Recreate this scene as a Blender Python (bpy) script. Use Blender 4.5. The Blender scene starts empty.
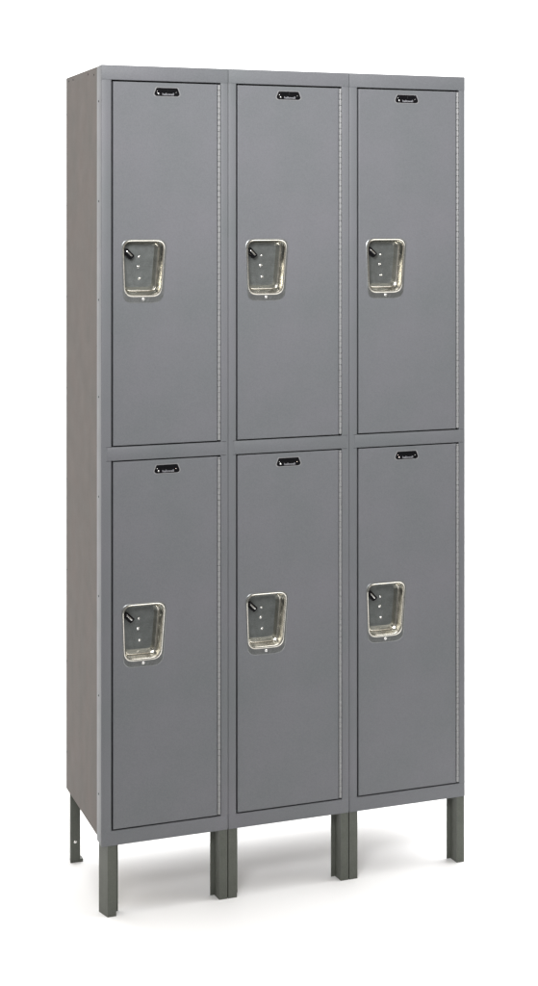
import bpy, bmesh, math, random
from mathutils import Vector, Matrix
random.seed(4)
I = 0.0254                      # everything is laid out in inches
R = math.radians
sc = bpy.context.scene
FLOOR = -6.565

# ---------------------------------------------------------------- camera
cd = bpy.data.cameras.new('camera'); cam = bpy.data.objects.new('camera', cd)
sc.collection.objects.link(cam); sc.camera = cam
cam.location = (-33.795*I, -173.931*I, (57.815-FLOOR)*I)
cam.rotation_euler = (R(90), 0, -R(25.069))
cd.sensor_fit = 'HORIZONTAL'; cd.sensor_width = 36
cd.lens = 1867.92/538*36
cd.shift_x = (269-569.42)/538
cd.shift_y = (218.88-493)/538
cd.clip_end = 500

# ---------------------------------------------------------------- studio light
w = bpy.data.worlds.new('World'); sc.world = w; w.use_nodes = True
nt = w.node_tree; nt.nodes.clear()
out = nt.nodes.new('ShaderNodeOutputWorld'); bg = nt.nodes.new('ShaderNodeBackground')
tc = nt.nodes.new('ShaderNodeTexCoord'); sp = nt.nodes.new('ShaderNodeSeparateXYZ')
nt.links.new(tc.outputs['Generated'], sp.inputs[0])
ry = nt.nodes.new('ShaderNodeValToRGB')            # dim room in front, white sweep behind
mp = nt.nodes.new('ShaderNodeMapRange'); mp.inputs[1].default_value = -1; mp.inputs[2].default_value = 1
dp = nt.nodes.new('ShaderNodeVectorMath'); dp.operation = 'DOT_PRODUCT'; dp.inputs[1].default_value = (.62, .785, 0)
nt.links.new(tc.outputs['Generated'], dp.inputs[0]); nt.links.new(dp.outputs['Value'], mp.inputs[0]); nt.links.new(mp.outputs[0], ry.inputs[0])
cr = ry.color_ramp; cr.elements[0].position = 0.12; cr.elements[0].color = (.21, .21, .21, 1)
cr.elements[1].position = 0.72; cr.elements[1].color = (1.5, 1.5, 1.5, 1)
e = cr.elements.new(.45); e.color = (.42, .37, .29, 1)
rz = nt.nodes.new('ShaderNodeValToRGB')            # big overhead bank
dz = nt.nodes.new('ShaderNodeVectorMath'); dz.operation = 'DOT_PRODUCT'; dz.inputs[1].default_value = (.36, .46, .81)
nt.links.new(tc.outputs['Generated'], dz.inputs[0]); nt.links.new(dz.outputs['Value'], rz.inputs[0])
cz = rz.color_ramp; cz.elements[0].position = .45; cz.elements[0].color = (0, 0, 0, 1)
cz.elements[1].position = .8; cz.elements[1].color = (1, 1, 1, 1)
mx = nt.nodes.new('ShaderNodeMixRGB'); mx.blend_type = 'MIX'
nt.links.new(rz.outputs[0], mx.inputs[0]); nt.links.new(ry.outputs[0], mx.inputs[1])
mx.inputs[2].default_value = (2.7, 2.7, 2.7, 1)
nt.links.new(mx.outputs[0], bg.inputs[0]); bg.inputs[1].default_value = 1.2
nt.links.new(bg.outputs[0], out.inputs[0])   # white sweep and ceiling bank behind, dim room in front

def area(name, loc, target, size, power, col):
    l = bpy.data.lights.new(name, 'AREA'); l.shape = 'RECTANGLE'; l.size, l.size_y = size
    l.energy = power; l.color = col
    o = bpy.data.objects.new(name, l); sc.collection.objects.link(o)
    o.location = loc
    o.rotation_euler = (Vector(target)-Vector(loc)).to_track_quat('-Z', 'Y').to_euler()
    return o
key = area('softbox_front', (-0.75, -2.8, 2.75), (0.85, 0, 1.95), (1.1, .9), 31, (1, .995, 1))
key.data.spread = R(76)
area('softbox_side', (-2.2, 0.2, 2.7), (0, 0.25, 1.5), (0.9, 1.4), 6, (1, .88, .72))
vs = sc.view_settings; vs.view_transform = 'Standard'; vs.look = 'None'; vs.exposure = 0; vs.gamma = 1
sc.render.film_transparent = False

# ---------------------------------------------------------------- materials
def mat(name, col, rough=.5, metal=0., var=.06, scale=30, bump=.0, bscale=250, spec=.5, tint=None, coat=0., speck=420):
    m = bpy.data.materials.new(name); m.use_nodes = True
    n = m.node_tree.nodes; L = m.node_tree.links; b = n['Principled BSDF']
    b.inputs['Roughness'].default_value = rough; b.inputs['Metallic'].default_value = metal
    b.inputs['Specular IOR Level'].default_value = spec; b.inputs['Coat Weight'].default_value = coat
    t = n.new('ShaderNodeTexCoord')
    def noise(s, d=3):
        x = n.new('ShaderNodeTexNoise'); x.inputs['Scale'].default_value = s; x.inputs['Detail'].default_value = d
        L.new(t.outputs['Object'], x.inputs['Vector']); return x
    a = noise(scale); r = n.new('ShaderNodeValToRGB'); L.new(a.outputs['Fac'], r.inputs[0])
    tint = tint or (1, 1, 1)
    r.color_ramp.elements[0].position = .3; r.color_ramp.elements[1].position = .7
    r.color_ramp.elements[0].color = (*[c*(1-var)*(2-k) for c, k in zip(col, tint)], 1)
    r.color_ramp.elements[1].color = (*[min(1, c*(1+var)*k) for c, k in zip(col, tint)], 1)
    # fine speckle of the powder coat
    f = noise(speck, 1.5); mm = n.new('ShaderNodeMixRGB'); mm.blend_type = 'MULTIPLY'; mm.inputs[0].default_value = 1
    fr = n.new('ShaderNodeMapRange'); fr.inputs[3].default_value = 1-var*3.4; fr.inputs[4].default_value = 1+var*3.4
    L.new(f.outputs['Fac'], fr.inputs[0]); L.new(r.outputs[0], mm.inputs[1]); L.new(fr.outputs[0], mm.inputs[2])
    L.new(mm.outputs[0], b.inputs['Base Color'])
    rr = n.new('ShaderNodeMapRange'); rr.inputs[3].default_value = max(.02, rough-.07); rr.inputs[4].default_value = rough+.07
    g = noise(18, 4); L.new(g.outputs['Fac'], rr.inputs[0]); L.new(rr.outputs[0], b.inputs['Roughness'])
    if bump:
        bn = noise(bscale, 2); bb = n.new('ShaderNodeBump'); bb.inputs['Strength'].default_value = bump
        bb.inputs['Distance'].default_value = .0006
        L.new(bn.outputs['Fac'], bb.inputs['Height']); L.new(bb.outputs[0], b.inputs['Normal'])
    return m
PAINT = mat('grey_enamel', (.143, .148, .158), .48, spec=.3, var=.045, scale=5, bump=.3, tint=(1.02, .99, 1.01))
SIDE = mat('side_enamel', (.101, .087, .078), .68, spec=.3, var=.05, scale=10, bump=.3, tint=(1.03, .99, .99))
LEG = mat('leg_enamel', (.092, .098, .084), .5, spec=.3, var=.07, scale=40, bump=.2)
DARK = mat('shade_and_fittings_dark', (.03, .03, .032), .8, var=.02)  # locker interior shade put into the colour; also for joint slots and bolts
STEEL = mat('stainless_steel', (.64, .62, .56), .19, metal=1, var=.1, scale=60, bump=.15, bscale=90)
ZINC = mat('zinc_plate', (.21, .225, .222), .34, metal=.8, var=.12, scale=70)
FLANGE = mat('brushed_flange', (.23, .238, .238), .36, metal=.85, var=.1, scale=70)
RIM = mat('plate_rim', (.22, .22, .225), .45)
BRIGHT = mat('bright_metal', (.8, .8, .78), .22, metal=1, var=.04)
KNUCKLE = mat('hinge_metal', (.26, .262, .265), .42, metal=.0, var=.08, scale=200)
BLACK = mat('black_plastic', (.006, .006, .007), .3, spec=.08, var=.05)
WHITE = mat('silver_print', (.26, .26, .28), .5, var=.02, spec=.2)
FLOORM = mat('white_floor', (.93, .93, .93), .7, var=.003, scale=2)

# ---------------------------------------------------------------- mesh helpers (inches in, metres out)
def obj(name, bm, m, parent=None, smooth=False, origin=(0, 0, 0), extra=(), sharp=38):
    bmesh.ops.remove_doubles(bm, verts=bm.verts, dist=1e-5)
    bmesh.ops.recalc_face_normals(bm, faces=bm.faces)
    o3 = Vector(origin)
    for v in bm.verts: v.co = (v.co-o3)*I
    me = bpy.data.meshes.new(name); bm.to_mesh(me); bm.free()
    me.materials.append(m)
    for x in extra: me.materials.append(x)
    if smooth:
        for p in me.polygons: p.use_smooth = True
        me.set_sharp_from_angle(angle=R(sharp))
    o = bpy.data.objects.new(name, me); sc.collection.objects.link(o)
    o.location = o3*I
    if parent is not None:
        o.parent = parent
        if parent.get('_o') is not None: o.location = (o3-Vector(parent['_o']))*I
    o['_o'] = tuple(origin)
    return o
def box(bm, x0, x1, y0, y1, z0, z1, bev=0., seg=2):
    r = bmesh.ops.create_cube(bm, size=1)
    vs_ = r['verts']
    for v in vs_:
        v.co = Vector((x0 if v.co.x < 0 else x1, y0 if v.co.y < 0 else y1, z0 if v.co.z < 0 else z1))
    if bev:
        es = list({e for v in vs_ for e in v.link_edges})
        bmesh.ops.bevel(bm, geom=es, offset=bev, segments=seg, profile=.5, affect='EDGES')
def dome(bm, c, r, h, n=14, axis=(0, -1, 0)):
    """a button head: rings rising along axis"""
    ax = Vector(axis).normalized(); q = ax.to_track_quat('Z', 'Y'); c = Vector(c); prev = None
    for k in range(5):
        a = k/4*math.pi/2; rr = r*math.cos(a); zz = h*math.sin(a)
        if k == 4:
            v = bm.verts.new(c+q@Vector((0, 0, zz)))
            for i in range(n): bm.faces.new((prev[i], prev[(i+1) % n], v))
        else:
            ring = [bm.verts.new(c+q@Vector((rr*math.cos(2*math.pi*i/n), rr*math.sin(2*math.pi*i/n), zz))) for i in range(n)]
            if prev:
                for i in range(n): bm.faces.new((prev[i], prev[(i+1) % n], ring[(i+1) % n], ring[i]))
            prev = ring
def cyl(bm, x, y, z0, z1, r, n=12, bev=.0):
    rings = []
    for z, rr in ((z0, r-bev), (z0+bev, r), (z1-bev, r), (z1, r-bev)) if bev else ((z0, r), (z1, r)):
        rings.append([bm.verts.new((x+rr*math.cos(2*math.pi*i/n), y+rr*math.sin(2*math.pi*i/n), z)) for i in range(n)])
    for a, b in zip(rings, rings[1:]):
        for i in range(n): bm.faces.new((a[i], a[(i+1) % n], b[(i+1) % n], b[i]))
    bm.faces.new(rings[0][::-1]); bm.faces.new(rings[-1])
def rquad(L, Rr, T, B, tl, tr, rad, n=7):
    """rounded trapezoid loop in x,z.  tl/tr: how much the left/right edge moves in at the bottom"""
    c = [Vector((L+tl, B)), Vector((Rr-tr, B)), Vector((Rr, T)), Vector((L, T))]
    pts = []
    for i in range(4):
        p, a, b = c[i], c[i-1], c[(i+1) % 4]
        d0 = (a-p).normalized(); d1 = (b-p).normalized()
        r = rad[i] if isinstance(rad, (list, tuple)) else rad
        for k in range(n):
            t = k/(n-1)
            # quadratic corner
            p0 = p+d0*r; p1 = p+d1*r
            # rounder than a plain quadratic
            q = p0*(1-t)**2+p*2*t*(1-t)+p1*t*t
            arc = p+(q-p)*1.0
            pts.append(arc)
    return pts
def strip(bm, prof, z0, z1, th=.075):
    """a bent sheet standing up: open polyline in x,y with thickness"""
    P = [Vector(p) for p in prof]; off = []
    for i, p in enumerate(P):
        ns = []
        if i > 0: d = (p-P[i-1]).normalized(); ns.append(Vector((-d.y, d.x)))
        if i < len(P)-1: d = (P[i+1]-p).normalized(); ns.append(Vector((-d.y, d.x)))
        nn = ns[0] if len(ns) == 1 else (ns[0]+ns[1])/(1+ns[0].dot(ns[1]))
        off.append(p+nn*th)
    loop = P+off[::-1]; n = len(loop)
    lo = [bm.verts.new((p.x, p.y, z0)) for p in loop]; hi = [bm.verts.new((p.x, p.y, z1)) for p in loop]
    for i in range(n): bm.faces.new((lo[i], lo[(i+1) % n], hi[(i+1) % n], hi[i]))
    m = len(P)
    for i in range(m-1):
        for vv in (lo, hi): bm.faces.new((vv[i], vv[i+1], vv[n-2-i], vv[n-1-i]))

# ---------------------------------------------------------------- setting
bm = bmesh.new(); s = 6000
vsq = [bm.verts.new(p) for p in ((-s, -46, 0), (s, -46, 0), (s, s, 0), (-s, s, 0))]; bm.faces.new(vsq)
fl = obj('floor', bm, FLOORM); fl['kind'] = 'structure'
bm = bmesh.new()
vsq = [bm.verts.new(p) for p in ((-s, -s, -.5), (s, -s, -.5), (s, -45, -.5), (-s, -45, -.5))]; bm.faces.new(vsq)
fl = obj('ground', bm, mat('studio_ground', (.10, .10, .10), .8, scale=3)); fl['kind'] = 'structure'

# ---------------------------------------------------------------- the bank of lockers
bank = bpy.data.objects.new('locker_bank', None); sc.collection.objects.link(bank)
bank.location = (0, 0, -FLOOR*I)
bank['label'] = 'grey steel locker bank with six closed doors, three columns two tiers high, on short legs'
bank['category'] = 'lockers'
W, D, H = 36.0, 18.0, 72.0
seam = [0, 11.89, 23.88, 36.0]
DL = [1.09, 12.80, 24.83]           # door left edges
DR = [10.86, 22.82, 35.06]          # door right edges (hinge side)
ZU = (36.85, 70.50); ZL = (1.48, 35.36)

# inside: partitions, shelves, back, with the shade in the gaps put into their colour
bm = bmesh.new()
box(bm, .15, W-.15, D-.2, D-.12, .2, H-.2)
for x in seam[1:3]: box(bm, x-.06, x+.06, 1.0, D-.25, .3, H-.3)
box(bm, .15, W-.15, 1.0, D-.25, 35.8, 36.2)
for x0, x1 in zip(seam, seam[1:]):                       # catch channels behind the door edges, coloured as gap shade
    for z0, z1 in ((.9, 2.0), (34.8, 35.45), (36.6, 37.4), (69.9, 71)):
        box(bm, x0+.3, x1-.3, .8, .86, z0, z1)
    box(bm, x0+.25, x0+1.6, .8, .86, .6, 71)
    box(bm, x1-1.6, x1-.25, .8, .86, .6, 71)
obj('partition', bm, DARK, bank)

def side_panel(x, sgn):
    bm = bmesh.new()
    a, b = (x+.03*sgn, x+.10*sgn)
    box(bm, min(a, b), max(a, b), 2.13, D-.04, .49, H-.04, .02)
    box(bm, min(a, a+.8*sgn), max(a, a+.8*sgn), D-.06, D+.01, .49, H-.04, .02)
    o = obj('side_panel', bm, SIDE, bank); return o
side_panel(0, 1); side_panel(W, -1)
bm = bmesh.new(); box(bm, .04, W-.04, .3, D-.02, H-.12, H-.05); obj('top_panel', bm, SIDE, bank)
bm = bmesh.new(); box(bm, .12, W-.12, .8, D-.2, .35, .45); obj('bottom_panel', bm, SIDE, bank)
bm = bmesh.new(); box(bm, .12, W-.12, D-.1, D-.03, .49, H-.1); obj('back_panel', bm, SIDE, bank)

for i in range(3):
    x0, x1 = seam[i]+(.012 if i else 0), seam[i+1]-(.012 if i < 2 else 0)
    bm = bmesh.new()
    gl = DL[i]-.14; gr = DR[i]+.31
    lb = .1 if i == 0 else .055
    # stiles
    box(bm, x0, gl, 0, .95 if i else 2.1, .06, H-.1, lb, 3)
    box(bm, gr, x1, 0, .95 if i < 2 else 2.1, .06, H-.1, .055, 3)
    # rails: a hair proud, running over the stiles
    box(bm, x0+.004, x1-.004, -.035, 1.1, H-1.36, H, .05, 3)
    box(bm, x0+.55, x1-.35, -.018, .95, ZL[1]+.12, ZU[0]-.12, .03, 2)
    box(bm, x0+.02, x1-.02, -.018, 1.1, 0, ZL[0]-.12, .05, 3)
    obj('door_frame', bm, PAINT, bank, smooth=True)
# little joint slots where the middle rail hooks through the stiles
for i in range(3):
    for z in (ZL[1]+.10, ZU[0]-.10):
        for a, b in ((seam[i]+.45, DL[i]-.16), (DR[i]+.42, seam[i+1]-.2)):
            bm = bmesh.new(); box(bm, a, b, -.006, .03, z-.018, z+.018)
            obj('rail_joint', bm, DARK, bank)

# bolts down the side
bz = [68.68, 59.43, 50.31, 41.33, 32.1, 22.9, 13.7, 4.6]
def bolt(x, y, z, ax, r=.09, m=LEG):
    b = bmesh.new(); dome(b, (x, y, z), r, .05, 10, ax); obj('bolt', b, m, bank, True, origin=(x, y, z))
for z in bz: bolt(-.0, 1.16, z, (-1, 0, 0), .11, DARK)
for z in (64.1, 55, 46, 36.7): bolt(.02, 2.0, z, (-1, 0, 0), .06, LEG)
for k in range(8): bolt(.03, D-.35, 68.3-k*9.15, (-1, 0, 0), .11, DARK)
for y in (3.6, 6.5, 14.2, 16.6): bolt(.03, y, H-.45-.25*(y < 6), (-1, 0, 0), .1, DARK)
for x, y in ((4, 9), (15, 9), (28, 9)): bolt(x, y, H-.04, (0, 0, 1))

# ---------------------------------------------------------------- doors
RING = [  # L, R, T, B, taper-left, taper-right, radius, y
 (-2.14, 2.20, 3.00, -3.00, .20, .40, .95, .02),
 (-2.12, 2.17, 2.98, -2.97, .20, .40, .93, -.035),
 (-2.07, 2.12, 2.93, -2.92, .20, .40, .90, -.062),
 (-1.99, 2.00, 2.86, -2.38, .18, .40, .85, -.062),
 (-1.94, 1.92, 2.80, -2.28, .17, .39, .82, -.12),
 (-1.89, 1.84, 2.74, -2.20, .16, .38, .80, -.12),
 (-1.86, 1.77, 2.70, -2.12, .15, .37, .75, -.03),
 (-1.82, 1.56, 2.64, -1.93, .13, .36, .65, .42),
 (-1.81, 1.50, 2.62, -1.89, .12, .36, .62, .46),
 (-1.80, 1.46, 2.60, -1.85, .12, .36, .60, .40),
 (-1.79, 1.41, 2.58, -1.79, .12, .36, .58, .44),
 (-1.72, 1.24, 2.48, -1.53, .10, .34, .50, .86),
 (-1.69, 1.19, 2.43, -1.48, .10, .33, .46, .95)]
def cup_bm(c):
    bm = bmesh.new(); prev = None
    for (L, Rr, T, B, tl, tr, rad, y) in RING:
        pts = rquad(L, Rr, T, B, tl, tr, rad)
        ring = [bm.verts.new((c[0]+p.x, y, c[1]+p.y)) for p in pts]
        if prev:
            n = len(ring)
            for k in range(n):
                f = bm.faces.new((prev[k], prev[(k+1) % n], ring[(k+1) % n], ring[k]))
                f.material_index = 1 if y == -.062 else 0
        prev = ring
    return bm
def text_mesh(s, size, depth):
    cu = bpy.data.curves.new('plate_lettering', 'FONT'); cu.body = s; cu.size = size; cu.extrude = depth; cu.align_x = 'CENTER'
    cu.offset = size*.02
    o = bpy.data.objects.new('t', cu); sc.collection.objects.link(o)
    dg = bpy.context.evaluated_depsgraph_get(); me = bpy.data.meshes.new_from_object(o.evaluated_get(dg))
    bpy.data.objects.remove(o); return me
LETTER = text_mesh('hallowell', .30*I, .006*I)
LETTER.transform(Matrix.Rotation(R(90), 4, 'X')); LETTER.materials.append(WHITE)

def door(i, z0, z1, upper):
    a, b = DL[i], DR[i]; org = (a, 0, z0)
    cx = a+2.84; cz = 52.95 if upper else 19.2
    bm = bmesh.new()
    # hole loop under the cup flange
    hp = rquad(-2.02, 2.06, 2.87, -2.85, .2, .4, .85)
    rings = []
    for ins, y in ((0, .75), (0, .045), (.022, -.01), (.07, -.035)):
        rings.append([bm.verts.new(p) for p in ((a+ins, y, z0+ins), (b-ins, y, z0+ins), (b-ins, y, z1-ins), (a+ins, y, z1-ins))])
    for r0, r1 in zip(rings, rings[1:]):
        for k in range(4): bm.faces.new((r0[k], r0[(k+1) % 4], r1[(k+1) % 4], r1[k]))
    hv = [bm.verts.new((cx+p.x, -.035, cz+p.y)) for p in hp]
    es = [bm.edges.get((rings[-1][k], rings[-1][(k+1) % 4])) for k in range(4)]
    es += [bm.edges.new((hv[k], hv[(k+1) % len(hv)])) for k in range(len(hv))]
    bmesh.ops.triangle_fill(bm, edges=es, use_beauty=True, use_dissolve=False)
    d = obj('door', bm, PAINT, bank, origin=org)
    obj('handle_cup', cup_bm((cx, cz)), STEEL, d, True, origin=(cx, 0, cz), sharp=24, extra=(FLANGE,))
    b_ = bmesh.new(); b_.faces.new([b_.verts.new((cx+p.x, .94, cz+p.y)) for p in rquad(-1.72, 1.22, 2.46, -1.51, .1, .33, .46)])
    obj('cup_back', b_, ZINC, d, origin=(cx, .94, cz))
    # rivets in the back of the cup and the screw below it
    for dx, dz, r in ((-.28, 1.35, .12), (-.36, .40, .15), (-.23, -.70, .14)):
        r_ = bmesh.new(); dome(r_, (cx+dx, 0.935, cz+dz), r, .09, 14)
        obj('rivet', r_, BRIGHT, d, True, origin=(cx+dx, 0.935, cz+dz))
    r_ = bmesh.new(); dome(r_, (cx-.08, -.06, cz-2.60), .15, .09, 16); obj('screw', r_, BRIGHT, d, True, origin=(cx-.08, -.06, cz-2.6))
    # finger latch: a slanted black lever with a bright tongue
    o = (cx-1.27, .42, cz+1.55)
    l_ = bmesh.new(); M = Matrix.Translation(o)@Matrix.Rotation(R(48+random.uniform(-5, 5)), 4, 'Y')
    box(l_, -.60, .46, -.14, .40, -.28, .28, .12, 3)
    bmesh.ops.transform(l_, matrix=M, verts=l_.verts)
    obj('latch', l_, BLACK, d, True, origin=o)
    l_ = bmesh.new(); box(l_, -.40, .28, -.19, -.1, -.03, .11, .03, 2)
    bmesh.ops.transform(l_, matrix=M, verts=l_.verts)
    obj('latch_tongue', l_, BRIGHT, d, True, origin=o)
    # number plate
    px, pz = a+4.98, z1-.87
    def poly(bm, sc_, y0, y1, pts):
        lo = [bm.verts.new((px+x*sc_[0], y1, pz+z*sc_[1])) for x, z in pts]
        hi = [bm.verts.new((px+x*sc_[0]*.985, y0, pz+z*sc_[1]*.97)) for x, z in pts]
        n = len(pts)
        for k in range(n): bm.faces.new((lo[k], lo[(k+1) % n], hi[(k+1) % n], hi[k]))
        bm.faces.new(hi); bm.faces.new(lo[::-1])
    OUT = [(-.95, .42), (-.98, .42), (-1.05, .36), (-1.22, -.08), (-1.24, -.2), (-1.18, -.34), (-1.02, -.42), (1.02, -.42), (1.18, -.34), (1.24, -.2), (1.22, -.08), (1.05, .36), (.98, .42)]
    p_ = bmesh.new(); poly(p_, (1.035, 1.09), -.055, -.03, OUT)
    pl = obj('number_plate', p_, RIM, d, False, origin=(px, 0, pz))
    p_ = bmesh.new(); poly(p_, (.955, .93), -.075, -.045, OUT)
    obj('plate_face', p_, BLACK, d, origin=(px, 0, pz))
    p_ = bmesh.new()
    box(p_, px-.9, px-.04, -.12, -.07, pz+.02, pz+.34, .03); box(p_, px+.04, px+.9, -.12, -.07, pz+.02, pz+.34, .03)
    obj('card_slot', p_, BLACK, d, origin=(px, 0, pz))
    t = bpy.data.objects.new('plate_lettering', LETTER); sc.collection.objects.link(t)
    t.parent = d; t.location = Vector((px+.10-a, -.083, pz-.30-z0))*I
    t.scale = (1.05, 1, 1)
    for dx, dz, r in ((-.80, -.16, .085), (.84, -.02, .05), (-.93, .05, .045)):
        r_ = bmesh.new(); dome(r_, (px+dx, -.078, pz+dz), r, .05, 10)
        obj('plate_rivet', r_, BRIGHT, d, True, origin=(px+dx, 0, pz+dz))
    # piano hinge
    h_ = bmesh.new(); z = z0+.06; k = 0
    while z < z1-.1:
        zz = min(z+.56, z1-.04); cyl(h_, b+.14, -.01, z+.022, zz-.022, .125, 12, .02); z += .56; k += 1
    cyl(h_, b+.14, -.01, z0+.05, z1-.05, .06, 8)
    obj('hinge', h_, KNUCKLE, d, True, origin=(b, 0, z0))
    # the dark channel the hinge sits in is real: leaf set back in the gap
    h_ = bmesh.new(); box(h_, b+.01, b+.285, .36, .42, z0, z1); obj('hinge_leaf', h_, PAINT, d, origin=(b, 0, z0))
for i in range(3):
    door(i, *ZU, True); door(i, *ZL, False)

# ---------------------------------------------------------------- legs
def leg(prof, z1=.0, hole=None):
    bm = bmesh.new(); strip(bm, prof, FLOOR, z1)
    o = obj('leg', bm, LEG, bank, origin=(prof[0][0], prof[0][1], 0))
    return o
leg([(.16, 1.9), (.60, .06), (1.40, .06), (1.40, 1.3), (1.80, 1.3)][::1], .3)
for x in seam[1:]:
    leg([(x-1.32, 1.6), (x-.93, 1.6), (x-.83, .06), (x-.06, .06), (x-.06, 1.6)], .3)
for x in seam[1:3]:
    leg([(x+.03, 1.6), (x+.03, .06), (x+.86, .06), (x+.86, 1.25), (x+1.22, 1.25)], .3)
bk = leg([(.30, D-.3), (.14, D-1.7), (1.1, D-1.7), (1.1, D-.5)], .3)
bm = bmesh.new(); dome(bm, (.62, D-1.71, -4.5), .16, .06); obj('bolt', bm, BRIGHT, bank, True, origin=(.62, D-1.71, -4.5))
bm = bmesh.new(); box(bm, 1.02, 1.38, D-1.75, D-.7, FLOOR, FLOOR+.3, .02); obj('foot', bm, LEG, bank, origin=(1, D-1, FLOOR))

for o in bpy.data.objects:
    if '_o' in o: del o['_o']
